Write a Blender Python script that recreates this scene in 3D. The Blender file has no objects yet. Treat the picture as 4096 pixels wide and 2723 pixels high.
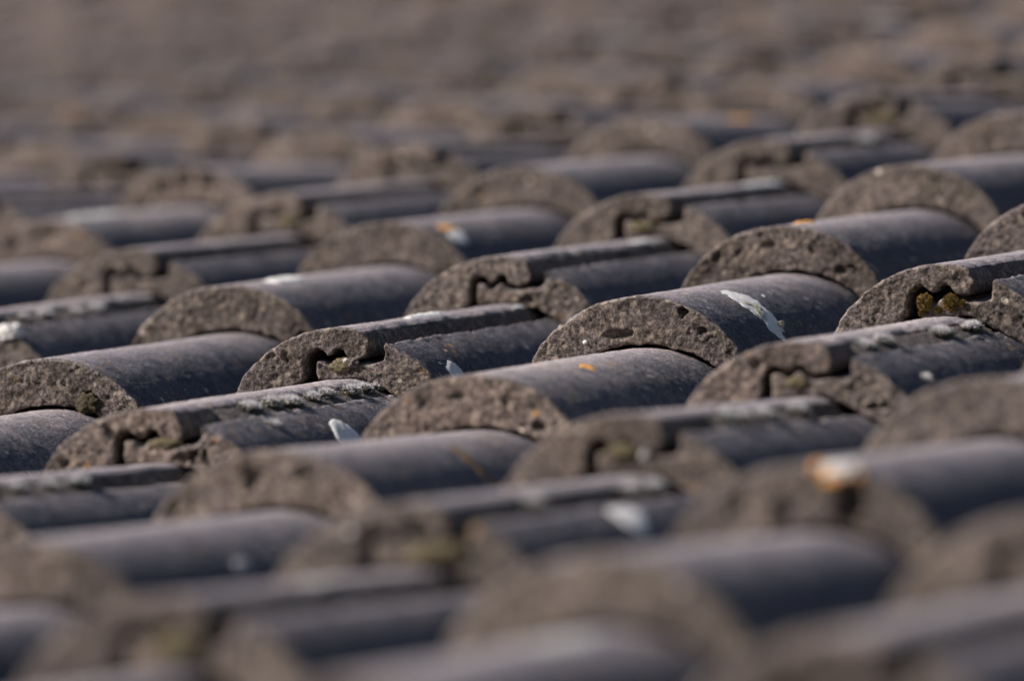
import bpy, bmesh, math, random
from mathutils import Vector, Matrix, noise, geometry
R = math.radians
sc = bpy.context.scene
C = sc.collection

# ------------------------------------------------------------------ camera, sky, sun
PITCH = R(25.45)                                   # the roof's slope
ROOF = Matrix.Rotation(PITCH, 4, 'X')              # roof coordinates (across, up the slope, off the roof) to world
FPX = 8127.25
cr = Vector((0.9555659, 0.2661822, -0.1266526)); cd = Vector((-0.0994594, -0.1133232, -0.9885675)); cf = Vector((-0.2774918, 0.9572382, -0.0818134))
CAMPOS = Vector((1.02050221, -3.71571436, 0.29565624))
cam = bpy.data.cameras.new('camera'); co = bpy.data.objects.new('camera', cam); C.objects.link(co)
M = Matrix((( cr.x, -cd.x, -cf.x, CAMPOS.x), (cr.y, -cd.y, -cf.y, CAMPOS.y), (cr.z, -cd.z, -cf.z, CAMPOS.z), (0, 0, 0, 1)))
co.matrix_world = ROOF @ M
cam.sensor_width = 36; cam.lens = FPX * 36 / 1024
cam.clip_start = 0.05; cam.clip_end = 3000
cam.dof.use_dof = True
FOCUS = Vector((-0.08, 0.0, -0.02))
cam.dof.focus_distance = (FOCUS - CAMPOS).dot(cf)
cam.dof.aperture_fstop = 7.6
sc.camera = co

SUN = Vector((-0.60, -0.31, 0.66)).normalized()    # towards the sun, in roof coordinates
sw = (ROOF.to_3x3() @ SUN).normalized()
el = math.asin(sw.z); az = math.atan2(sw.x, sw.y)
w = bpy.data.worlds.new('World'); sc.world = w; w.use_nodes = True
nt = w.node_tree; bg = nt.nodes['Background']
sky = nt.nodes.new('ShaderNodeTexSky'); sky.sky_type = 'NISHITA'; sky.sun_disc = False
sky.sun_elevation = el; sky.sun_rotation = az; sky.air_density = 1.0; sky.dust_density = 0.6; sky.ozone_density = 3.0
nt.links.new(sky.outputs[0], bg.inputs[0]); bg.inputs[1].default_value = 0.052
sl = bpy.data.lights.new('sun', 'SUN'); sl.energy = 5.0; sl.angle = R(0.5); sl.color = (1.0, 0.89, 0.82)
so = bpy.data.objects.new('sun', sl); C.objects.link(so)
so.rotation_euler = sw.to_track_quat('Z', 'Y').to_euler(); so.location = (-3, -3, 6)
sc.view_settings.view_transform = 'Standard'; sc.view_settings.look = 'None'
sc.view_settings.gamma = 1; sc.view_settings.exposure = 0.52
sc.render.engine = 'CYCLES'
sc.cycles.use_denoising = True; sc.cycles.denoising_prefilter = 'ACCURATE'
sc.cycles.max_bounces = 4

# ------------------------------------------------------------------ materials
def mat(name):
    m = bpy.data.materials.new(name); m.use_nodes = True
    return m, m.node_tree, m.node_tree.nodes['Principled BSDF']
class N:
    def __init__(s, t): s.t = t
    def new(s, typ, **kw):
        n = s.t.nodes.new(typ)
        for k, v in kw.items(): setattr(n, k, v)
        return n
    def link(s, a, b): s.t.links.new(a, b)
    def noise(s, vec, scale, detail=3, rough=.6):
        n = s.new('ShaderNodeTexNoise'); s.link(vec, n.inputs['Vector'])
        n.inputs['Scale'].default_value = scale; n.inputs['Detail'].default_value = detail; n.inputs['Roughness'].default_value = rough
        return n.outputs['Fac']
    def vor(s, vec, scale, feature='F1'):
        n = s.new('ShaderNodeTexVoronoi'); n.feature = feature; s.link(vec, n.inputs['Vector']); n.inputs['Scale'].default_value = scale
        return n
    def ramp(s, fac, stops, interp='LINEAR'):
        n = s.new('ShaderNodeValToRGB'); s.link(fac, n.inputs[0]); n.color_ramp.interpolation = interp
        e = n.color_ramp.elements
        while len(e) < len(stops): e.new(.5)
        for k, (p, c) in enumerate(stops):
            e[k].position = p; e[k].color = (c[0], c[1], c[2], 1) if not isinstance(c, (int, float)) else (c, c, c, 1)
        return n.outputs[0]
    def math(s, op, a, b=None, c=None):
        n = s.new('ShaderNodeMath'); n.operation = op
        for k, x in enumerate((a, b, c)):
            if x is None: continue
            if isinstance(x, (int, float)): n.inputs[k].default_value = x
            else: s.link(x, n.inputs[k])
        return n.outputs[0]
    def mix(s, fac, a, b, blend='MIX'):
        n = s.new('ShaderNodeMix'); n.data_type = 'RGBA'; n.blend_type = blend; n.clamp_result = False
        for k, x in ((0, fac), (6, a), (7, b)):
            if isinstance(x, (int, float)): n.inputs[k].default_value = x
            elif isinstance(x, tuple): n.inputs[k].default_value = (*x, 1)
            else: s.link(x, n.inputs[k])
        return n.outputs[2]
    def bump(s, h, dist, strength, prev=None):
        n = s.new('ShaderNodeBump'); s.link(h, n.inputs['Height']); n.inputs['Distance'].default_value = dist; n.inputs['Strength'].default_value = strength
        if prev is not None: s.link(prev, n.inputs['Normal'])
        return n.outputs[0]

def dots(n, P, scale, keep, size):
    """0/1 mask of scattered specks"""
    v = n.vor(P, scale)
    sep = n.new('ShaderNodeSeparateColor'); n.link(v.outputs['Color'], sep.inputs[0])
    a = n.math('GREATER_THAN', sep.outputs[0], keep)
    b = n.math('LESS_THAN', v.outputs['Distance'], n.math('MULTIPLY', sep.outputs[1], size))
    return n.math('MULTIPLY', a, b)

def concrete_colour(n, P):
    g = n.noise(P, 640, 4, .75)
    base = n.ramp(g, [(.35, (.038, .031, .029)), (.49, (.126, .106, .100)), (.64, (.285, .247, .238))])
    big = n.noise(P, 45, 4, .6)
    base = n.mix(n.ramp(big, [(.40, 0), (.68, .75)]), base, n.mix(1.0, base, (.74, .72, .62), 'MULTIPLY'))
    v = n.vor(P, 430); sep = n.new('ShaderNodeSeparateColor'); n.link(v.outputs['Color'], sep.inputs[0])
    base = n.mix(n.math('MULTIPLY', n.math('GREATER_THAN', sep.outputs[2], .86), .55), base, (.34, .29, .24))
    base = n.mix(n.math('MULTIPLY', n.math('LESS_THAN', sep.outputs[2], .10), .55), base, (.05, .043, .036))
    base = n.mix(dots(n, P, 190, .965, .42), base, (.55, .50, .43))
    base = n.mix(n.math('MULTIPLY', dots(n, P, 210, .95, .40), .6), base, (.34, .20, .06))
    return base, g

def make_tile_materials():
    # raw concrete: nose faces, underside
    m, t, b = mat('raw_concrete'); n = N(t)
    P = n.new('ShaderNodeNewGeometry').outputs['Position']
    oi = n.new('ShaderNodeObjectInfo').outputs['Random']
    col, g = concrete_colour(n, P)
    tint = n.ramp(oi, [(0, (.78, .76, .76)), (.5, (.98, .97, .95)), (1, (1.16, 1.10, 1.06))])
    st = n.ramp(n.noise(P, 24, 4, .65), [(.36, (.56, .55, .54)), (.52, (1, 1, 1)), (.70, (1.10, 1.08, 1.06))])
    col = n.mix(1.0, col, st, 'MULTIPLY')
    col = n.mix(1.0, col, tint, 'MULTIPLY')
    n.link(col, b.inputs['Base Color']); b.inputs['Roughness'].default_value = .92; b.inputs['Specular IOR Level'].default_value = .25
    h1 = n.bump(n.noise(P, 330, 5, .68), .0022, .9)
    pit = n.vor(P, 260); h2 = n.bump(n.ramp(pit.outputs['Distance'], [(0, 0), (.35, .8), (.6, 1)]), .0007, .35, h1)
    n.link(h2, b.inputs['Normal'])
    raw = m
    # granular dark coating on the weathered top
    m, t, b = mat('weathered_tile_coating'); n = N(t)
    P = n.new('ShaderNodeNewGeometry').outputs['Position']
    oi = n.new('ShaderNodeObjectInfo').outputs['Random']
    tc = n.new('ShaderNodeTexCoord').outputs['Object']
    sx = n.new('ShaderNodeSeparateXYZ'); n.link(tc, sx.inputs[0])
    g = n.noise(P, 620, 4, .8)
    col = n.ramp(g, [(.34, (.013, .015, .022)), (.50, (.050, .054, .066)), (.64, (.155, .158, .172))])
    mid = n.noise(P, 95, 6, .75)
    col = n.mix(n.ramp(mid, [(.42, 0), (.66, 1)]), col, n.mix(1.0, col, (2.1, 1.95, 1.85), 'MULTIPLY'))
    dust = n.ramp(n.noise(P, 38, 5, .7), [(.50, 0), (.68, .65)])
    col = n.mix(dust, col, n.mix(.5, col, (.14, .115, .095)))
    lo = n.noise(P, 14, 3, .55)
    col = n.mix(1.0, col, n.ramp(lo, [(.3, (.80, .80, .84)), (.7, (1.18, 1.13, 1.10))]), 'MULTIPLY')
    col = n.mix(1.0, col, n.ramp(oi, [(0, (.80, .80, .84)), (1, (1.18, 1.15, 1.12))]), 'MULTIPLY')
    # pale weathering on the crests, with their grazing-light brightness painted into the colour
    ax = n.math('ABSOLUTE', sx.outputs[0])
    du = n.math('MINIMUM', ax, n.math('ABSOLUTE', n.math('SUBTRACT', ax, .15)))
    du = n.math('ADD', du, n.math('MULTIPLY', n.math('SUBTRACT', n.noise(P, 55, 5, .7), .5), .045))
    crest_wear_sheen = n.ramp(n.math('DIVIDE', du, .045), [(.05, 1), (.85, 0)])
    col = n.mix(crest_wear_sheen, col, n.mix(1.0, n.mix(.5, col, (.085, .085, .090)), (4.4, 4.05, 3.8), 'MULTIPLY'))
    patch = n.ramp(n.noise(P, 22, 3, .6), [(.48, 0), (.62, 1)])
    col = n.mix(n.math('MULTIPLY', dots(n, P, 330, .86, .60), n.math('MULTIPLY', patch, .9)), col, (.42, .25, .07))
    col = n.mix(n.math('MULTIPLY', dots(n, P, 240, .92, .45), .8), col, (.48, .44, .40))
    col = n.mix(dots(n, P, 110, .975, .16), col, (.75, .73, .68))
    # the coating is worn off along the nose edge
    raw_c, _ = concrete_colour(n, P)
    edge = n.math('ADD', sx.outputs[1], n.math('MULTIPLY', n.math('SUBTRACT', n.noise(P, 160, 4, .7), .5), .018))
    worn = n.ramp(n.math('DIVIDE', edge, .012), [(.12, 1), (.42, 0)])
    col = n.mix(worn, col, raw_c)
    n.link(col, b.inputs['Base Color']); b.inputs['Roughness'].default_value = .75; b.inputs['Specular IOR Level'].default_value = .3; b.inputs['Diffuse Roughness'].default_value = 0.0
    h1 = n.bump(n.noise(P, 560, 4, .75), .0011, .8)
    h2 = n.bump(n.noise(P, 140, 4, .6), .0018, .4, h1)
    n.link(h2, b.inputs['Normal'])
    return m, raw
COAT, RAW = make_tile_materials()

def simple(name, c1, c2, scale=300, rough=.9, dist=.001, strength=.6, spec=.3):
    m, t, b = mat(name); n = N(t)
    P = n.new('ShaderNodeNewGeometry').outputs['Position']
    f = n.noise(P, scale, 4, .65)
    n.link(n.ramp(f, [(.32, c1), (.66, c2)]), b.inputs['Base Color'])
    b.inputs['Roughness'].default_value = rough; b.inputs['Specular IOR Level'].default_value = spec
    n.link(n.bump(f, dist, strength), b.inputs['Normal'])
    return m

# ------------------------------------------------------------------ tile profile (metres; x across, z up; the crest of a roll is z = 0)
P_ = 0.15                  # distance between rolls
RX, RZ = 0.0572, 0.0512    # half-width and height of a roll
TH = 0.0228                # thickness
STEP = 0.0248              # height of a nose over the tile below
GAUGE = 0.29398
LEN = 0.385
def arc(u):
    a = abs(u) / RX
    if a >= 1: return -RZ
    z = -RZ * (1 - math.sqrt(1 - a * a))
    return max(z, -RZ)
def arc_pts(c, a0, a1, n, drop=0.0):
    out = []
    for k in range(n + 1):
        a = a0 + (a1 - a0) * k / n
        out.append((c + RX * math.sin(a), -RZ * (1 - math.cos(a)) - drop))
    return out
def resample(pts, d):
    out = []
    for (a, b) in zip(pts, pts[1:]):
        L = math.dist(a, b); n = max(1, round(L / d))
        for k in range(n):
            t = k / n; out.append((a[0] + (b[0] - a[0]) * t, a[1] + (b[1] - a[1]) * t))
    return out
def mm(c, pts): return [(c + x / 1000, z / 1000) for x, z in pts]
J0, J1 = -P_, P_
def tile_profile(d, rnd, slack=0.0):
    jt = lambda s: rnd.uniform(-s, s)
    # --- top, left to right
    rib = [(-8.6, -24.4), (-8.8, -19), (-8.4, -13.6 + jt(.5)), (-6.5, -12.6 + jt(.4)), (-3.6, -13.1), (-1.6, -15.2 + jt(.4)), (1.0, -15.4), (3.4, -13.0 + jt(.5)), (6.0, -12.8),
           (8.0, -15.6), (10.5, -17.6), (15, -18.0 + jt(.4)), (24, -18.0 + jt(.4)), (26.8, -17.2), (27.6 + jt(.5), -14.5), (27.9, -11.6), (29.0, -10.2)]
    rib = [(x + (slack * .5 if x < -8 else 0), z - (slack if -8.8 < x < 9 and z > -17 else slack * .4 if -18.5 < z < -15 else 0)) for x, z in rib]
    top = mm(J0, rib)
    a0 = math.asin(.0325 / RX)
    fl = arc_pts(J0, a0, math.pi / 2, 20)
    top += [(x, z - .0034 * (1 - k / 20)) for k, (x, z) in enumerate(fl)]
    top += [(J0 + RX + .008, -RZ), (-RX - .008, -RZ)]
    top += arc_pts(0, -math.pi / 2, math.pi / 2, 48)
    top += [(RX + .008, -RZ), (J1 - RX - .008, -RZ)]
    top += arc_pts(J1, -math.pi / 2, math.asin(.0142 / RX), 30)
    lip = [(17.0, -3.3), (18.9 + jt(.5), -5.4 + jt(.4)), (20.0, -8.4), (20.2 + jt(.5), -11), (19.2, -13.6 + jt(.5)), (17.0, -15.8), (12.5, -16.2 + jt(.3)), (9.2, -14.4), (7.6, -11.0), (5.0, -9.6 + jt(.4)), (3.0, -10.2),
           (1.2, -12.6), (-1.0, -12.9 + jt(.4)), (-3.0, -11.0), (-5.4, -9.4 + jt(.4)), (-8.5, -9.6), (-11.2, -11.5), (-12.9, -15), (-13.4, -19.5), (-14.2, -23.2), (-17.5, -25.2)]
    # --- bottom, right to left
    bot = mm(J1, lip)
    bot += [(x, z - TH) for x, z in reversed(arc_pts(J1, -math.pi / 2, -math.asin(.024 / RX), 20))]
    bot += [(J1 - RX - .008, -RZ - TH), (RX + .008, -RZ - TH)]
    bot += [(x, z - TH) for x, z in reversed(arc_pts(0, -math.pi / 2, math.pi / 2, 40))]
    bot += [(-RX - .008, -RZ - TH), (J0 + RX + .008, -RZ - TH)]
    fl = arc_pts(J0, math.asin(.012 / RX), math.pi / 2, 24)
    bot += [(x, z - TH - .0011 - .0034 * max(0, min(1, (x - J0 - .014) / .018)) * max(0, min(1, 1.15 - (x - J0 - .0325) / (RX - .0325)))) for x, z in reversed(fl)]
    n_top = len(resample(top + [bot[0]], d))
    return resample(top + bot + [top[0]], d), n_top

def tile_mesh(seed, d=.0022, grid=.0017, chips=(), vstep=.011, pits=.5, hollows=(), slack=0.0, name='roof_tile'):
    rnd = random.Random(seed)
    prof, n_top = tile_profile(d, rnd, slack)
    off = Vector((rnd.uniform(-50, 50), rnd.uniform(-50, 50), rnd.uniform(-50, 50)))
    n = len(prof)
    # outward normals of the profile
    nor = []
    for k in range(n):
        a = prof[k - 1]; b = prof[(k + 1) % n]
        t = Vector((b[0] - a[0], b[1] - a[1]))
        if t.length < 1e-9: t = Vector((1, 0))
        t.normalize(); nor.append((-t.y, t.x))
    hi = d < .003; sharp_ = d < .0015
    rows = [0, .0008, .0018, .0032, .0052, .008, .012, .018] if hi else [0, .0012, .004, .012]
    v = rows[-1]
    while v < LEN - vstep: v += vstep; rows.append(v)
    rows.append(LEN)
    ch = []
    for k in range(rnd.randint(4, 7)): ch.append((rnd.uniform(-.13, .165), rnd.uniform(.0015, .0038), rnd.random() < .65))
    if rnd.random() < .45: ch.append((rnd.choice((.164, .166, -.120, -.118, .02, -.03)), rnd.uniform(.0045, .0085), True))
    for c in chips: ch.append(c)
    def wob(x, z, y, s): return noise.noise(Vector((x * s, y * s, z * s)) + off)
    verts = []
    for ri, y in enumerate(rows):
        inset = .0008 if ri == 0 else (.00015 if ri == 1 else 0)
        k_edge = math.exp(-y / .004)
        for k, (x, z) in enumerate(prof):
            nx, nz = nor[k]
            istop = k < n_top
            amp = .0007 if istop else .0011
            dd = wob(x, z, y, 300) * (amp * k_edge + .00008) + wob(x, z, y, 110) * (.0005 * k_edge + .0003) * (1 if istop else 1.5)
            dd += wob(x, z, y * .25, 30) * .0004
            if istop and (x > .161 or x < -.119): dd += noise.noise(Vector((x * 60, y * 75, z * 60)) + off) * .0010 + noise.noise(Vector((x * 200, y * 210, z * 200)) + off) * .0005
            if sharp_ and istop: dd += (noise.noise(Vector((x * 850, y * 850, z * 850)) + off) + .7 * noise.noise(Vector((x * 380, y * 380, z * 380)) + off)) * .00026
            dd -= inset
            for (cx, crad, on_top) in ch:
                if on_top == istop:
                    q = 1 - ((x - cx) ** 2 + (y * 1.1) ** 2) / (crad * crad)
                    if q > 0: dd -= math.sqrt(q) * crad * .42 * (.5 + wob(x, z, y, 420))
            verts.append((x + nx * dd, y + wob(x, z, 0, 260) * .0006 * k_edge, z + nz * dd))
    faces = []; mi = []
    for r in range(len(rows) - 1):
        for k in range(n):
            a = r * n + k; b = r * n + (k + 1) % n
            faces.append((a, b, b + n, a + n)); mi.append(0 if k < n_top else 1)
    # nose cap
    ring = [Vector((verts[k][0], verts[k][2])) for k in range(n)]
    inner = []
    zx = -.20
    x0, x1 = min(p.x for p in ring), max(p.x for p in ring)
    gx = x0
    # cheap inside test by sampling between the top and bottom outlines
    def inside(px, pz):
        c = False
        for k in seg_of(px):
            a = ring[k]; b = ring[(k + 1) % n]
            if (a.x > px) != (b.x > px):
                if pz < a.y + (b.y - a.y) * (px - a.x) / (b.x - a.x): c = not c
        return c
    buckets = {}
    B = .004
    for k in range(n):
        a = ring[k]; b = ring[(k + 1) % n]
        for q in range(int(math.floor(min(a.x, b.x) / B)), int(math.floor(max(a.x, b.x) / B)) + 1): buckets.setdefault(q, []).append(k)
    def seg_of(px): return buckets.get(int(math.floor(px / B)), ())
    def near(px, pz, r):
        for q in (-1, 0, 1):
            for k in buckets.get(int(math.floor(px / B)) + q, ()):
                if (ring[k].x - px) ** 2 + (ring[k].y - pz) ** 2 < r * r: return True
        return False
    nx_ = int((x1 - x0) / grid)
    for ix in range(nx_ + 1):
        for iz in range(int(.085 / grid)):
            px = x0 + (ix + rnd.uniform(-.3, .3)) * grid; pz = -.080 + (iz + rnd.uniform(-.3, .3) + .5 * (ix & 1)) * grid
            if pz > .001: continue
            if inside(px, pz) and not near(px, pz, grid * .6): inner.append(Vector((px, pz)))
    co2 = ring + inner
    res = geometry.delaunay_2d_cdt(co2, [(k, (k + 1) % n) for k in range(n)], [], 1, 1e-7)
    ov, of, orig = res[0], res[2], res[3]
    base = len(verts); remap = {}
    for k, p in enumerate(ov):
        src = orig[k]
        bnd = [s for s in src if s < n]
        if bnd: remap[k] = bnd[0]; continue
        x, z = p.x, p.y
        y = noise.noise(Vector((x * 150, z * 150, 3)) + off) * .0007 + noise.noise(Vector((x * 420, z * 420, 9)) + off) * .0006
        y += noise.noise(Vector((x * 900, z * 900, 5)) + off) * .0003
        if grid < .002:
            y += (noise.voronoi(Vector((x * 800, z * 800, 0)) + off)[0][0] - .4) * .0008
            if noise.cell(Vector((x * 260, z * 260, 0)) + off) > .93: y -= .0006
        for hx, hz, hrx, hrz, hd in hollows:
            q = 1 - ((x - hx / 1000) / (hrx / 1000)) ** 2 - ((z - hz / 1000) / (hrz / 1000)) ** 2 + noise.noise(Vector((x * 330, z * 330, 51)) + off) * 1.3
            if q > 0: y += min(1, q * 1.6) * hd / 1000
        pt = noise.noise(Vector((x * 210, z * 210, 17)) + off)
        if pt > .56: y += min(.0012, (pt - .56) * .012) * pits * 2
        pt = noise.noise(Vector((x * 90, z * 90, 31)) + off)
        if pt > .58: y += min(.003, (pt - .58) * .03) * pits * 2
        remap[k] = len(verts); verts.append((x, y, z))
    for f in of:
        g = [remap[k] for k in f]
        if len(set(g)) < 3: continue
        a, b, c = (Vector(verts[q]) for q in g[:3])
        if (b - a).cross(c - a).y > 0: g.reverse()
        faces.append(tuple(g)); mi.append(1)
    # head cap
    faces.append(tuple((len(rows) - 1) * n + k for k in range(n))); mi.append(1)
    me = bpy.data.meshes.new(name); me.from_pydata(verts, [], faces); me.update()
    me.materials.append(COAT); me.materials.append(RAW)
    me.polygons.foreach_set('material_index', mi)
    me.polygons.foreach_set('use_smooth', [True] * len(mi))
    bm = bmesh.new(); bm.from_mesh(me); bmesh.ops.recalc_face_normals(bm, faces=bm.faces); bm.to_mesh(me); bm.free()
    return me

# ------------------------------------------------------------------ the courses
DV = [-0.004, -0.01355, 0.00379, 0.00599, 0.00557, 0.00571, 0.00961, 0.0017, -0.00427, -0.00555, -0.0036, 0.00153, -0.00109, -0.0016]
DN = [0.00696, -0.0003, -0.00602, -0.01031, -0.00732, -0.00321, 0.00045, 0.00443, 0.00909, 0.00821, 0.00401, 0.00011, -0.00241, -0.0037]
def course(i):
    """(up-slope position, height) of the nose line of course i"""
    if i < -4: return i * GAUGE - .002, DN[0] + .004 * (-4 - i)
    if i > 9: return i * GAUGE, DN[-1] - .0010 * (i - 9)
    return i * GAUGE + DV[i + 4], DN[i + 4]
def tile_matrix(i, j, rnd=None):
    v, h = course(i); v2, h2 = course(i + 1)
    a = math.atan2(h2 - STEP - h, v2 - v)
    m = Matrix.Translation((j * P_, v, h)) @ Matrix.Rotation(a, 4, 'X')
    if rnd:
        m = m @ Matrix.Translation((rnd.uniform(-.0004, .0004), rnd.uniform(-.0008, .0008), rnd.uniform(-.0002, .0003)))
    return m
def project(p):
    q = p - CAMPOS; z = q.dot(cf)
    return 512 + FPX * q.dot(cr) / z, 340 + FPX * q.dot(cd) / z, z

def tag(o, label=None, cat=None, group=None, kind=None):
    if label: o['label'] = label
    if cat: o['category'] = cat
    if group: o['group'] = group
    if kind: o['kind'] = kind
    return o
ORD = ['first', 'second', 'third', 'fourth', 'fifth', 'sixth', 'seventh', 'eighth', 'ninth', 'tenth', 'eleventh', 'twelfth', 'thirteenth', 'fourteenth', 'fifteenth',
       'sixteenth', 'seventeenth', 'eighteenth', 'nineteenth', 'twentieth', 'twenty-first', 'twenty-second', 'twenty-third', 'twenty-fourth', 'twenty-fifth', 'twenty-sixth', 'twenty-seventh', 'twenty-eighth', 'twenty-ninth', 'thirtieth', 'thirty-first']
HOLLOWS = {(-3, 2): [(22, -17, 5, 10, 9), (-3, -17, 4, 4, 5)], (-2, 0): [(-4, -11, 5, 4, 5), (18, -11, 3, 2.5, 3), (-42, -19, 5, 4, 5)], (-1, 0): [(-126, -20, 2.6, 9, 7), (-120.5, -24, 1.6, 6, 6)],
  (0, 0): [(27.4, -10.2, 2.6, 2.2, 3.5), (36, -20, 2.2, 2.6, 3)], (0, -2): [(25, -22, 5, 3.5, 3)], (1, 0): [(-29, -13, 1.8, 3, 2.5), (40.5, -25.5, 3, 2.5, 3), (-5, -3.5, 2, 1.6, 2)],
  (4, -4): [(3, -8, 5, 5, 7), (20, -10, 5, 5, 7), (-12, -12, 4, 4, 5)], (4, -2): [(150.5, -5.6, 3, 2.5, 4), (161, -7, 3, 3, 4)], (-4, 2): [(137, -14, 3, 5, 6)],
  (-3, 0): [(160, -12, 5, 5, 6)], (0, 2): [(-146, -14.5, 12, 2.6, 6), (-104, -33, 3.5, 2, 5)], (-1, 2): [(-112, -32, 6, 1.2, 4)], (3, -4): [(-14, -12, 5, 4, 5), (8, -9, 6, 3, 5)]}
SLACK = {(0, 2): 3.8, (0, 0): 2.2, (3, 0): 2.0, (2, 0): 1.6, (-2, 2): 2.4, (-1, 2): .6, (1, 0): 1.0, (4, 0): 2.2, (2, -2): 2.2}
SPECIAL = {(0, 0): 'sharply focused concrete roof tile whose plain roll carries the long white dropping',
  (0, -2): 'roof tile at the left whose sharp overlapping joint roll carries a thin white dropping',
  (-1, 0): 'roof tile with a small bright orange fleck on its plain roll below the long dropping',
  (1, 0): 'roof tile with bright orange lichen on its crest, just behind the long dropping',
  (2, -2): 'blurred roof tile whose plain roll carries an orange spot beside a white dropping',
  (-3, 2): 'blurred roof tile at lower right with an orange rimmed white cushion on its nose',
  (0, 2): 'roof tile at the right edge with two golden moss cushions in its open joint',
  (-2, 0): 'blurred roof tile below centre with a thin brown lichen trail down its roll',
  (-1, -2): 'roof tile at the left whose joint edge carries the most hairy moss tufts',
  (1, -2): 'roof tile at the left with a lumpy white cushion on its joint nose'}
FIRST, LAST = -6, 24
low = [tile_mesh(900 + k, d=.0045, grid=.006, vstep=.05, name='roof_tile') for k in range(4)]
TILES = {}
for i in range(FIRST, LAST):
    vis = []
    for j in range(-24, 14, 2):
        # does this tile's visible part come into the frame?
        m = tile_matrix(i, j)
        xs = [project(m @ Vector((u, y, 0))) for u in (-.13, 0, .165) for y in (0, .3)]
        if max(a[0] for a in xs) > 0 and min(a[0] for a in xs) < 1024 and max(a[1] for a in xs) > -30 and min(a[1] for a in xs) < 700: vis.append(j)
    if not vis:
        v_prev = [t[1] for t in TILES if t[0] == i - 1] or [0]
        js = list(range(min(v_prev), max(v_prev) + 1, 2)) if i < 0 or i > 5 else []
        if i < -4 and not js: js = [-2, 0, 2, 4, 6]
    else:
        js = list(range(min(vis) - 4, max(vis) + 5, 2))
    for j in js:
        rnd = random.Random(i * 1000 + j)
        near_ = j in vis and -6 <= i <= 4
        if near_:
            fine = -2 <= i <= 2
            sharp = -1 <= i <= 1
            me = tile_mesh(i * 77 + j, d=.0012 if sharp else .002 if fine else .003, vstep=.0023 if sharp else .011, grid=.0009 if sharp else .0016 if fine else .003, hollows=HOLLOWS.get((i, j), ()), slack=SLACK.get((i, j), rnd.uniform(0, 1.6)))
        else:
            me = low[rnd.randrange(4)]
        o = bpy.data.objects.new('roof_tile', me); C.objects.link(o)
        o.matrix_world = ROOF @ tile_matrix(i, j, rnd)
        TILES[(i, j)] = o
        n_c = ORD[i - FIRST - 1] if i > FIRST else 'lowest'
        if j in vis:
            lab = 'grey concrete roof tile %s from the left in the %s course up in the photo' % (ORD[vis.index(j)], n_c)
        elif j < (vis[0] if vis else 0): lab = 'grey roof tile outside the left edge of the photo, %s course up' % n_c
        else: lab = 'grey roof tile outside the right edge of the photo, %s course up' % n_c
        tag(o, SPECIAL.get((i, j), lab), 'roof tile', 'concrete roof tiles laid in courses', 'thing')

# ------------------------------------------------------------------ roof deck and ground
def box(name, lo, hi, m, world=False):
    vs = [(x, y, z) for x in (lo[0], hi[0]) for y in (lo[1], hi[1]) for z in (lo[2], hi[2])]
    fs = [(0, 1, 3, 2), (4, 6, 7, 5), (0, 4, 5, 1), (2, 3, 7, 6), (0, 2, 6, 4), (1, 5, 7, 3)]
    me = bpy.data.meshes.new(name); me.from_pydata(vs, [], fs); me.materials.append(m)
    o = bpy.data.objects.new(name, me); C.objects.link(o)
    if not world: o.matrix_world = ROOF
    return o
felt = simple('roof_felt', (.02, .02, .02), (.035, .033, .03), 200)
v0 = course(FIRST)[0]; v1 = course(LAST - 1)[0] + LEN
tag(box('roof_deck', (-4.2, v0 + .05, -.19), (2.2, v1 - .05, -.125), felt), kind='structure')
gm = simple('meadow_ground', (.035, .045, .018), (.09, .085, .045), 1.5, dist=.02)
gme = bpy.data.meshes.new('ground'); gme.from_pydata([(-600, -600, -3.4), (600, -600, -3.4), (600, 600, -3.4), (-600, 600, -3.4)], [], [(0, 1, 2, 3)]); gme.materials.append(gm)
g = bpy.data.objects.new('ground', gme); C.objects.link(g); tag(g, kind='structure')
print('tiles', len(TILES))

# ------------------------------------------------------------------ what lies on the tiles
def smooth(a, b, t):
    t = max(0, min(1, (t - a) / (b - a))); return t * t * (3 - 2 * t)
def top_z(x):
    """height of a tile's weathered top at x (tile coordinates, metres)"""
    if x < -.092:
        u = x - J0; k = (u - .0325) / (RX - .0325)
        return arc(u) - .0034 * (1 - max(0, min(1, k)))
    if x > .092: return arc(x - J1)
    return arc(x)
def top_normal(x):
    e = .0005; return Vector((-(top_z(x + e) - top_z(x - e)) / (2 * e), 0, 1)).normalized()
def link_at(name, me, key):
    o = bpy.data.objects.new(name, me); C.objects.link(o); o.matrix_world = TILES[key].matrix_world.copy(); return o
def in_poly(p, poly):
    c = False
    for a, b in zip(poly, poly[1:] + poly[:1]):
        if (a[1] > p[1]) != (b[1] > p[1]) and p[0] < (b[0] - a[0]) * (p[1] - a[1]) / (b[1] - a[1]) + a[0]: c = not c
    return c
def d_edge(p, poly):
    m = 9
    for a, b in zip(poly, poly[1:] + poly[:1]):
        ax, ay, bx, by = *a, *b; dx, dy = bx - ax, by - ay; L = dx * dx + dy * dy or 1e-12
        t = max(0, min(1, ((p[0] - ax) * dx + (p[1] - ay) * dy) / L))
        m = min(m, math.hypot(p[0] - ax - dx * t, p[1] - ay - dy * t))
    return m
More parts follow.
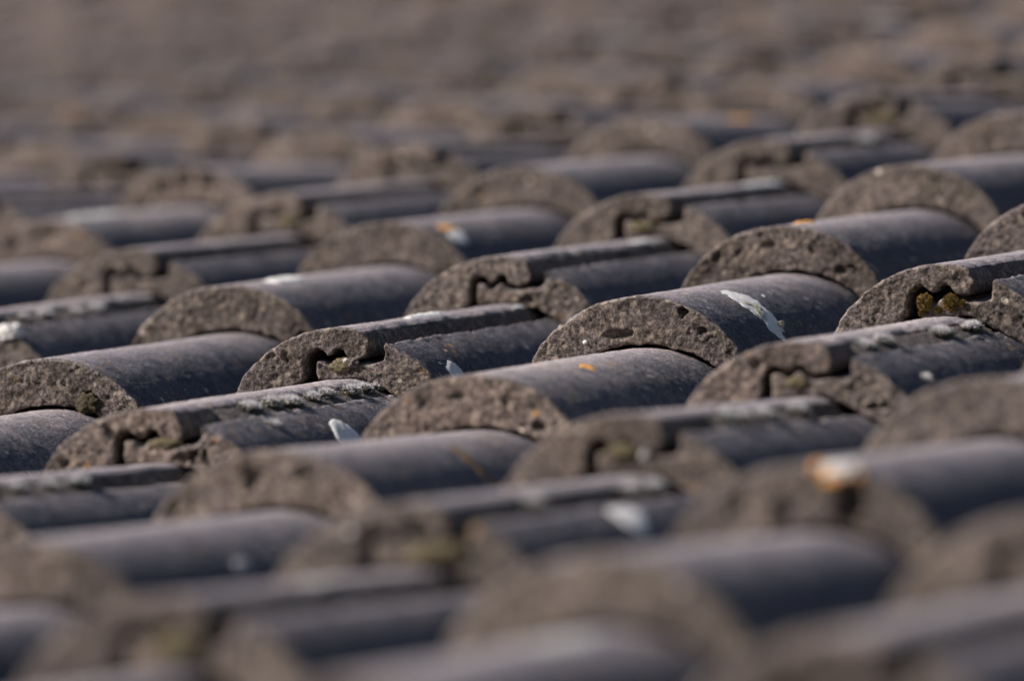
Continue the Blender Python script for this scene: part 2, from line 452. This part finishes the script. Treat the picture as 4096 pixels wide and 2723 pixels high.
def crust(key, poly, m, name, label, cat, thick=.0008, grid=.0011, rough=.5, seed=0, jag=.0007, mat2=None, rim=.003, lift=0.0):
    """a thin crust lying on the tile's curved top; poly in tile millimetres (across, up the slope)"""
    rnd = random.Random(seed or hash(key) & 999)
    poly = [(a / 1000, b / 1000) for a, b in poly]
    pts = []
    for a, b in zip(poly, poly[1:] + poly[:1]):
        L = math.dist(a, b); k_ = max(1, round(L / (grid * 1.6)))
        for k in range(k_):
            t = k / k_; q = (a[0] + (b[0] - a[0]) * t, a[1] + (b[1] - a[1]) * t)
            nz = noise.noise_vector(Vector((q[0] * 260, q[1] * 260, seed))) * jag * 2
            pts.append((q[0] + nz.x, q[1] + nz.y * 2))
    x0, x1 = min(p[0] for p in pts), max(p[0] for p in pts); y0, y1 = min(p[1] for p in pts), max(p[1] for p in pts)
    co_ = [Vector(p) for p in pts]; n = len(co_)
    for ix in range(int((x1 - x0) / grid) + 1):
        for iy in range(int((y1 - y0) / grid) + 1):
            p = (x0 + (ix + rnd.uniform(-.3, .3)) * grid, y0 + (iy + rnd.uniform(-.3, .3)) * grid)
            if in_poly(p, pts) and d_edge(p, pts) > grid * .5: co_.append(Vector(p))
    r = geometry.delaunay_2d_cdt(co_, [(k, (k + 1) % n) for k in range(n)], [], 1, 1e-7)
    V = []; D = []
    for p in r[0]:
        d = d_edge((p.x, p.y), pts); D.append(d)
        h = min(1, d / (thick * 1.5)) * thick
        h *= .6 + rough * (noise.noise(Vector((p.x * 500, p.y * 500, 4 + seed))) + .5 * noise.noise(Vector((p.x * 1300, p.y * 1300, 8))) + .4)
        if d < 1e-5: h = -.0002
        nn = top_normal(p.x); V.append(Vector((p.x, p.y, top_z(p.x))) + nn * (h + lift))
    F = []; MI = []
    for f in r[2]:
        g_ = list(f); a, b, c = (V[q] for q in g_[:3])
        if (b - a).cross(c - a).z < 0: g_.reverse()
        F.append(g_); MI.append(1 if mat2 and sum(D[q] for q in g_) / len(g_) + noise.noise(V[g_[0]] * 300) * .0012 < rim else 0)
    nb = len(V)                                    # closed underneath
    for p in r[0]: V.append(Vector((p.x, p.y, top_z(p.x))) + top_normal(p.x) * (-.0008))
    for f in list(F): F.append([q + nb for q in reversed(f)]); MI.append(0)
    me = bpy.data.meshes.new(name); me.from_pydata(V, [], F); me.materials.append(m)
    if mat2: me.materials.append(mat2)
    me.polygons.foreach_set('material_index', MI); me.polygons.foreach_set('use_smooth', [True] * len(F)); me.update()
    return tag(link_at(name, me, key), label, cat)
def blob_mesh(name, m, size, seed, lumps=.35, freq=2.2, sub=4, grains=.12):
    bm = bmesh.new(); bmesh.ops.create_icosphere(bm, subdivisions=sub, radius=1)
    o_ = Vector((seed * 7.3, seed * 3.1, seed))
    for v in bm.verts:
        p = v.co.normalized()
        v.co = p * (1 + noise.noise(p * freq + o_) * lumps + noise.noise(p * freq * 3 + o_) * lumps * .5 + (.5 - noise.voronoi(p * freq * 4 + o_)[0][0]) * grains)
        v.co = Vector((v.co.x * size[0], v.co.y * size[1], v.co.z * size[2])) / 1000
    for f in bm.faces: f.smooth = True
    me = bpy.data.meshes.new(name); bm.to_mesh(me); bm.free(); me.materials.append(m); return me
def blob(key, pos, size, m, name, label, cat, seed=1, group=None, **kw):
    me = blob_mesh(name, m, size, seed, **kw)
    o = bpy.data.objects.new(name, me); C.objects.link(o)
    o.matrix_world = TILES[key].matrix_world @ Matrix.Translation(Vector(pos) / 1000)
    return tag(o, label, cat, group)

DROP = simple('chalky_dropping', (.50, .50, .48), (.86, .86, .84), 800, dist=.0010)
DROP2 = simple('dropping_crumb', (.20, .19, .11), (.66, .64, .50), 500, dist=.001)
ORANGE = simple('orange_lichen', (.55, .23, .04), (.84, .46, .12), 700)
PALE = simple('pale_lichen', (.30, .30, .29), (.52, .52, .50), 500)
RUST = simple('ochre_lichen', (.12, .075, .03), (.26, .15, .05), 500)
OLIVE = simple('olive_crust', (.045, .038, .022), (.19, .16, .095), 600, dist=.0012, strength=.9)
GOLD = simple('golden_moss', (.03, .022, .007), (.21, .135, .032), 900, dist=.0012, strength=1)
SOIL = simple('packed_dirt', (.05, .043, .04), (.17, .15, .14), 500, dist=.0015, strength=.9)
STEMS = simple('moss_stems', (.025, .022, .012), (.085, .07, .04), 800, dist=.001, strength=1)
HAIR = simple('moss_hair_tips', (.46, .45, .46), (.74, .73, .74), 300)

# bird droppings
crust((0, 0), [(18.8, 110), (19.6, 100), (23.8, 93.5), (31, 86), (36.3, 82), (39.4, 81), (43, 79.5), (45.5, 80.5), (48.3, 81), (50, 83), (51.6, 86), (53.5, 90), (53.2, 95), (51.3, 98), (49.8, 102.5), (46.4, 107), (43.2, 109), (39.9, 112.4), (35.4, 116.9), (30.3, 119.5), (25.6, 118), (20.9, 113)],
      DROP, 'bird_dropping', 'long white bird dropping streak running down the sharp plain roll right of centre', 'bird dropping', .0004, seed=3, rough=.9, jag=.0010)
blob((0, 0), (47.6, 104.5, -22.6), (1.7, 5, 1.7), DROP2, 'dropping_crumb', 'dark speckled crumb stuck at the lower end of the long white dropping', 'crumb', 5, lumps=.6)
crust((0, 0), [(34, 98), (38, 90), (43, 86), (47, 88), (44, 95), (40, 103), (36, 106)], DROP2, 'dropping_crust', 'creamy speckled crust in the middle of the long white dropping', 'dropping crust', .0004, rough=1.8, seed=7, lift=.0002, jag=.0022)
crust((0, 0), [(29.5, 144.9), (31.1, 147.5), (33, 141), (31.5, 138)], DROP, 'bird_dropping', 'tiny white fleck beside the long white dropping streak', 'bird dropping', .0005, seed=4, jag=.0003)
crust((-1, 0), [(-110.6, 158), (-111.4, 164.5), (-109, 169.5), (-104.7, 171), (-100.5, 172), (-97.5, 168), (-97.0, 150), (-98.5, 138), (-101.5, 136), (-104.5, 143), (-108.5, 151)], DROP, 'bird_dropping',
      'larger pale blue-white pointed dropping on the shaded flank left of the middle plain nose', 'bird dropping', .0006, seed=5, jag=.0004)
crust((0, 0), [(-104.4, 42.5), (-104.2, 46.5), (-102.5, 49), (-100, 51), (-96.5, 50), (-96, 38), (-98, 30), (-101, 31), (-103.2, 37)], DROP, 'bird_dropping',
      'small pale blue-white pointed dropping on the shaded flank behind the middle plain roll', 'bird dropping', .0006, seed=6, jag=.0004)
crust((2, -2), [(32.5, 28), (32.2, 50), (36, 52), (41.5, 40), (43, 27), (41.5, 17), (37, 17)], DROP, 'bird_dropping', 'white dropping touching an orange spot on a roll above centre', 'bird dropping', .0008, seed=8)
crust((2, -2), [(25.5, 30), (25, 50), (29, 55), (33, 48), (34.5, 32), (31, 22)], ORANGE, 'orange_lichen', 'orange lichen spot just above a white dropping on a blurred roll', 'lichen', .0008, seed=9)
crust((2, -2), [(159.5, 195), (158.5, 240), (161, 272), (167, 275), (168, 235), (166.5, 200)], DROP, 'bird_dropping', 'flat white dropping on the joint roll under a blurred nose right of top centre', 'bird dropping', .0016, seed=10)
crust((0, -2), [(153, 118), (152, 145), (153, 172), (157, 178), (161, 160), (160, 135), (158, 116)], DROP, 'bird_dropping', 'thin bright white dropping on the crest of the sharp joint roll left of centre', 'bird dropping', .0013, seed=11)
crust((0, -2), [(165.5, 268), (164.5, 284), (168, 287), (168.3, 272)], DROP, 'bird_dropping', 'small white dropping at the far end of the sharp joint roll left of centre', 'bird dropping', .0010, seed=12)
crust((-3, 2), [(-119, 172), (-120, 188), (-118, 209), (-114, 211), (-108, 194), (-104, 182), (-103.5, 166), (-110, 166)], DROP, 'bird_dropping', 'broad blurred white dropping on a flank right of centre near the bottom', 'bird dropping', .0008, seed=13)
crust((1, -2), [(4.5, 72), (3, 100), (8, 118), (15, 112), (19, 82), (16.5, 57), (8, 60)], DROP, 'bird_dropping', 'low white dropping on the crest of a roll behind the left blurred plain nose', 'bird dropping', .0012, seed=14)
crust((3, -4), [(2, 132), (10, 145), (18, 120), (24, 60), (19, 22), (8, 40), (3, 80)], PALE, 'pale_lichen', 'whitish blurred crust on a roll in the upper left', 'lichen', .001, seed=15)
crust((8, -4), [(146, 120), (150, 200), (162, 210), (168, 150), (163, 100), (152, 95)], DROP, 'bird_dropping', 'large blurred pale dropping near the top right of the roof', 'bird dropping', .0012, grid=.003, seed=16)
crust((9, -6), [(146, 100), (150, 230), (163, 240), (168, 150), (160, 90)], DROP, 'bird_dropping', 'blurred pale dropping near the top centre of the roof', 'bird dropping', .0012, grid=.003, seed=17)
crust((-5, 2), [(4, 210), (5, 245), (14, 255), (20, 230), (18, 185), (9, 180)], PALE, 'pale_lichen', 'very blurred pale crust at the bottom centre of the roof', 'lichen', .001, seed=18)
crust((1, -2), [(163, 222), (162, 250), (168, 262), (168.3, 228)], DROP, 'bird_dropping', 'small pale dropping on the crest of the joint roll above centre', 'bird dropping', .001, seed=19)
crust((-4, 0), [(160, 132), (160, 160), (168, 166), (168.3, 134)], PALE, 'pale_lichen', 'pale blurred crust on the joint roll at the lower left', 'lichen', .0012, seed=20)
crust((-3, 0), [(42.5, 132), (42, 152), (46, 148), (47, 128)], PALE, 'pale_lichen', 'pale blurred speck on the roll flank in the lower left', 'lichen', .0008, seed=21)
crust((4, -2), [(18, 215), (24, 220), (27, 160), (23, 150), (18, 170)], ORANGE, 'orange_lichen', 'faint pinkish blurred lichen patch near the top right', 'lichen', .0006, seed=22)
# lichens
crust((-1, 0), [(18.2, 134), (18.5, 142.5), (22, 142), (24.5, 139), (27.8, 128), (25.6, 124.5), (23.5, 128), (22, 122), (20, 126)], ORANGE, 'orange_lichen', 'small bright orange lichen fleck on the middle plain roll below the long dropping', 'lichen', .0004, seed=23, jag=.0005)
crust((1, 0), [(2.0, 40), (1.0, 60), (5.5, 72), (9.5, 60), (9, 42), (5, 34)], ORANGE, 'orange_lichen', 'bright orange lichen on the crest of the plain roll above the long dropping', 'lichen', .0012, seed=24)
crust((-2, 0), [(26.5, 180.7), (28, 186), (34, 179), (39.6, 174), (44, 171.5), (47.7, 173), (49.5, 168), (45.3, 162), (41, 166), (37, 167), (31, 172)], RUST, 'ochre_lichen', 'thin brown and ochre lichen trail down the lower plain roll left of centre', 'lichen', .0003, seed=25)
cushion = blob((-3, 2), (18, 3, -4.2), (8, 5.5, 2.8), DROP, 'lichen_cushion', 'fat white lichen cushion with orange rim on a blurred plain nose at lower right', 'lichen', 28, lumps=.3)
for pos, size, sd in (((-7.8, -.5, 1.6), (2.8, 4.4, 2.2), 27), ((-2, -4.0, -2.6), (4.0, 1.6, 1.7), 29), ((7.6, -2, -2.4), (1.5, 3, 1.5), 31)):
    o = bpy.data.objects.new('orange_rim', blob_mesh('orange_rim', ORANGE, size, sd)); C.objects.link(o); o.parent = cushion; o.location = Vector(pos) / 1000
blob((1, -2), (-117, 4, -12.6), (7, 7, 4.4), DROP, 'lichen_cushion', 'lumpy white cushion on a joint nose at the left edge', 'lichen', 28)
crust((8, -8), [(118, 1), (118, 14), (132, 14), (132, 1)], ORANGE, 'orange_lichen', 'blurred rusty spot high on the left of the roof', 'lichen', .002, grid=.003, seed=29)

# moss and crusts on the nose faces
for k, (key, pos, size, m, nm, lab) in enumerate((
    ((0, 0), (-144.0, -.2, -18.2), (6.0, 1.4, 3.2), OLIVE, 'olive_crust', 'dark olive crust in the sharp open joint left of centre'),
    ((0, 0), (-141.6, -1.0, -16.2), (1.5, 1.0, 1.1), PALE, 'white_crumb', 'whitish crumb on the olive crust in the sharp open joint'),
    ((0, 0), (-138.2, -.4, -17.6), (3.0, 1.8, 2.6), SOIL, 'dark_grit', 'grey lump stuck beside the crust in the sharp open joint'),
    ((-2, 2), (-146.5, -.2, -14.8), (6.2, 2.0, 3.0), OLIVE, 'olive_crust', 'yellowish crust in the blurred joint below centre'),
    ((-2, 2), (-137.6, -1.0, -17.4), (1.7, 1.3, 2.0), PALE, 'white_crumb', 'round white spot beside the yellowish crust below centre'),
    ((-3, 2), (-135, -.6, -19.5), (11, 2.5, 3.6), OLIVE, 'olive_crust', 'mossy olive crust in the blurred joint at the lower centre'),
    ((-4, 2), (-141, -.6, -17.5), (9, 3, 4.5), OLIVE, 'olive_crust', 'very blurred mossy crust in the joint at the lower left corner'),
    ((2, 0), (-147, -.2, -18.5), (7, 1.8, 3), OLIVE, 'olive_crust', 'pale olive crust in the blurred joint above the middle'),
    ((4, 0), (-140, -.2, -18), (10, 1.8, 3), OLIVE, 'olive_crust', 'tan crust in the blurred joint near the upper right'),
    ((1, -2), (-141, -.2, -16), (6, 1.8, 3), OLIVE, 'olive_crust', 'olive crust in the joint at the far left edge'),
    ((0, -2), (25, -.2, -24), (5.5, 2.4, 5), STEMS, 'dark_moss', 'dark fuzzy moss lump under the plain nose at the left edge'),
    ((-1, 0), (-139, .4, -16.5), (7, 1.4, 2.2), OLIVE, 'olive_crust', 'thin olive crust in the joint of the lower left block'),
    ((-1, 2), (-147, .0, -18), (5, 1.4, 2.4), OLIVE, 'olive_crust', 'small olive crust in the joint right of the long dropping'),
    ((3, -2), (-140, .0, -17), (8, 1.8, 3), OLIVE, 'olive_crust', 'olive crust in the blurred joint in the upper left'),
    )):
    blob(key, pos, size, m, nm, lab, nm.replace('_', ' '), 40 + k, freq=3.0 if m is GOLD else 2.2, grains=.45 if m is GOLD else .15, lumps=.22 if m is GOLD else .4, sub=5 if m is GOLD else 4)

for k, (key, pos, lab) in enumerate((((-3, 0), (133.3, -.5, -8.9), 'bright blurred grit speck on a joint nose at the lower left'), ((4, -4), (-18.8, -.5, -20), 'bright blurred grit speck under a nose in the upper left'),
        ((5, -2), (-25, -.5, -22), 'bright blurred grit speck near the top right nose edge'), ((0, 0), (-22, -.3, -19.5), 'tiny white stone in the face of the sharp plain nose'))):
    blob(key, pos, (1.3, .9, 1.1), DROP, 'grit_speck', lab, 'grit', 80 + k, sub=2)

# hairy moss tufts along the joints
def tuft_mesh(seed, L, Wd, H, white=1.0, mats=None, dens=1.0, hl=1.0):
    rnd = random.Random(seed); V = []; F = []; MI = []
    bm = bmesh.new(); bmesh.ops.create_icosphere(bm, subdivisions=3, radius=1)
    for v in bm.verts:
        p = v.co.normalized(); k = 1 + noise.noise(p * 2.5 + Vector((seed, 0, 0))) * .5
        V.append(Vector((p.x * Wd * k, p.y * L * k, p.z * H * .8 * k)))
    for f in bm.faces: F.append([v.index for v in f.verts]); MI.append(0)
    bm.free()
    for k in range(int(520 * L / .008 * dens)):
        a = rnd.uniform(0, 6.283); e = rnd.uniform(.0, 1.45)
        d = Vector((math.cos(a) * math.cos(e), math.sin(a) * math.cos(e), math.sin(e)))
        base = Vector((d.x * Wd, d.y * L, d.z * H * .8)) * rnd.uniform(.7, 1.05)
        lean = (Vector((d.x, d.y * .6, d.z + .35)) + Vector((rnd.uniform(-.5, .5), rnd.uniform(-.5, .5), rnd.uniform(-.3, .4)))).normalized()
        ln = rnd.uniform(.0008, .0027) * hl; wdt = rnd.uniform(.00012, .00024)
        sd = lean.cross(Vector((rnd.uniform(-1, 1), rnd.uniform(-1, 1), rnd.uniform(-1, 1)))).normalized() * wdt
        s2 = lean.cross(sd).normalized() * wdt
        tip = base + lean * ln; b0 = len(V)
        V += [base + sd, base - sd * .5 + s2, base - sd * .5 - s2, tip]
        F += [[b0, b0 + 1, b0 + 3], [b0 + 1, b0 + 2, b0 + 3], [b0 + 2, b0, b0 + 3]]
        MI += [1 if (rnd.random() < white * (.25 + .75 * max(0, d.z))) else 0] * 3
    me = bpy.data.meshes.new('moss_tuft'); me.from_pydata(V, [], F); me.materials.append((mats or (STEMS, HAIR))[0]); me.materials.append((mats or (STEMS, HAIR))[1])
    me.polygons.foreach_set('material_index', MI); me.update(); return me
def tuft(key, x, y, z, L, W_, H, label, seed, white=1.1, group='hairy moss tufts along the tile joints'):
    me = tuft_mesh(seed, L / 1000, W_ / 1000, H / 1000, white)
    o = bpy.data.objects.new('moss_tuft', me); C.objects.link(o)
    o.matrix_world = TILES[key].matrix_world @ Matrix.Translation((x / 1000, y / 1000, z / 1000)) @ Matrix.Rotation(R(18 if x > 0 else 35), 4, 'Y')
    tag(o, label, 'moss', group)
ROWS = [
    ((-1, -2), 'on the lower left block joint', [(96, 11, 4, 3.2), (128, 12, 4, 3.6), (156, 11, 4, 3.6), (190, 9, 3.5, 3), (219, 13, 4.5, 4), (247, 9, 3.5, 3.2), (278, 10, 4.2, 3.6), (300, 9, 4, 3.2)]),
    ((-2, -2), 'on the joint at the left edge below the middle', [(66, 11, 4, 3.2), (104, 11, 4, 3.6), (140, 10, 4, 3.2)]),
    ((1, -4), 'on the blurred joint roll at the upper left', [(58, 10, 3.8, 3), (90, 12, 4, 3.4), (144, 12, 4, 3.4), (180, 11, 4, 3.2)]),
    ((-1, 0), 'on the joint roll right of the long dropping', [(60, 9, 3.5, 2.8), (92, 13, 4, 3.2), (200, 13, 4, 3.4), (262, 14, 4, 3.2)]),
    ((-2, 0), 'on the blurred joint roll below centre', [(94, 11, 4, 3.4), (124, 11, 4, 3.4), (158, 10, 4, 3.2), (216, 12, 4, 3.4)]),
    ((-3, 0), 'on the very blurred joint roll near the bottom', [(118, 11, 4, 3.2), (250, 11, 4, 3.2), (283, 10, 4, 3)]),
    ((3, -2), 'on the blurred joint roll at the upper right', [(172, 10, 3.5, 2.8), (192, 9, 3.5, 2.8)]),
]
ORDL = ['nearest', 'second', 'third', 'fourth', 'fifth', 'sixth', 'seventh', 'farthest']
for ri, (key, where, L_) in enumerate(ROWS):
    for k, (y, L, W_, H) in enumerate(L_):
        o_ = 'farthest' if k == len(L_) - 1 else ORDL[k]
        rr = random.Random(ri * 50 + k); f_ = rr.uniform(.65, 1.35)
        L, W_, H = L * f_ * .9, W_ * rr.uniform(.8, 1.25), H * rr.uniform(.75, 1.3); y += rr.uniform(-4, 4)
        tuft(key, 171.2 + rr.uniform(-1.2, 1.6), y, -6.6 - (.8 if ri in (2,) else 0), L, W_, H, '%s hairy grey moss tuft %s' % (o_, where), 100 + ri * 20 + k)
for k, (key, x, y, z, lab) in enumerate((
    ((-1, 0), -113.2, 80.5, -15.6, 'single small moss tuft low on the flank of the lower left block joint'),
    ((-1, 2), -104.2, 60, -24.4, 'single pale moss tuft on the flank above the right blurred nose'),
    ((0, -2), 47, -1.5, -38, 'dark fuzzy moss tuft at the foot of the leftmost plain nose'))):
    tuft(key, x, y, z, 5, 3, 2.6, lab, 300 + k, group=None)

GOLD2 = simple('golden_moss_tips', (.15, .10, .025), (.36, .26, .08), 900)
for k, (x, z, r_, lab) in enumerate(((-154.8, -17.0, 4.0, 'left golden brown moss cushion in the open joint at the right edge'), (-142.4, -18.4, 3.9, 'right golden green moss cushion in the open joint at the right edge'))):
    o = bpy.data.objects.new('moss_cushion', tuft_mesh(400 + k, r_ / 1000, r_ * .95 / 1000, .0032, .55, (GOLD, GOLD2), 3.0, .5)); C.objects.link(o)
    o.matrix_world = TILES[(0, 2)].matrix_world @ Matrix.Translation((x / 1000, .0004, z / 1000)) @ Matrix.Rotation(R(82), 4, 'X')
    tag(o, lab, 'moss', 'golden moss cushions in the open joint')
for k, (x, z, r_) in enumerate(((-148.6, -21.5, 1.7), (-156.8, -22, 1.4), (-136.8, -19.4, 1.6))):
    o = bpy.data.objects.new('moss_cushion', tuft_mesh(420 + k, r_ / 1000, r_ * .95 / 1000, .0013, .4, (GOLD, GOLD2), 6.0, .35)); C.objects.link(o)
    o.matrix_world = TILES[(0, 2)].matrix_world @ Matrix.Translation((x / 1000, -.0002, z / 1000)) @ Matrix.Rotation(R(82), 4, 'X')
    tag(o, ('tiny golden moss speck between and below the two moss cushions', 'tiny golden moss speck at the lower left foot of the left moss cushion', 'tiny golden moss speck right of the right moss cushion')[k], 'moss', 'golden moss cushions in the open joint')

# dirt packed in the grooves where moss grows
def seam(key, nkey, y0, y1, label):
    V = []; F = []; n_y = int((y1 - y0) / 1.6); n_x = 12; rnd = random.Random(y1)
    rel = TILES[key].matrix_world.inverted() @ TILES[nkey].matrix_world
    for a in range(n_y + 1):
        y = y0 + (y1 - y0) * a / n_y; tp = smooth(0, 12, y - y0) * smooth(0, 12, y1 - y)
        for b in range(n_x + 1):
            x = 167.5 + b * 1.25
            surf = (-3.2 - (x - 167.5) * .62) if b else -5
            z = surf + noise.noise(Vector((x * .5, y * .35, key[0] + key[1]))) * 1.3 + noise.noise(Vector((x * 1.2, y * 1.1, 3))) * .5 - 1.0
            if b in (0, n_x): z -= 2.5
            V.append(Vector((x, y, z - 7 * (1 - tp))) / 1000)
    for a in range(n_y):
        for b in range(n_x):
            q = a * (n_x + 1) + b; F.append((q, q + 1, q + n_x + 2, q + n_x + 1))
    nb = len(V)
    V += [Vector((v.x, v.y, -.0175)) for v in V[:nb]]
    F += [tuple(reversed([q + nb for q in f])) for f in list(F)]
    me = bpy.data.meshes.new('dirt_seam'); me.from_pydata(V, [], F); me.materials.append(SOIL)
    me.polygons.foreach_set('use_smooth', [True] * len(F)); me.update()
    tag(link_at('dirt_seam', me, key), label, 'dirt')
seam((-1, -2), (-1, 0), 40, 320, 'dirt packed in the mossy joint of the lower left block')
seam((-1, 0), (-1, 2), 30, 320, 'dirt packed in the mossy joint right of the long dropping')
seam((-2, 0), (-2, 2), 70, 240, 'dirt packed in the blurred mossy joint below centre')
seam((1, -4), (1, -2), 30, 210, 'dirt packed in the blurred mossy joint at the upper left')
seam((-2, -2), (-2, 0), 40, 160, 'dirt packed in the mossy joint at the left edge below the middle')
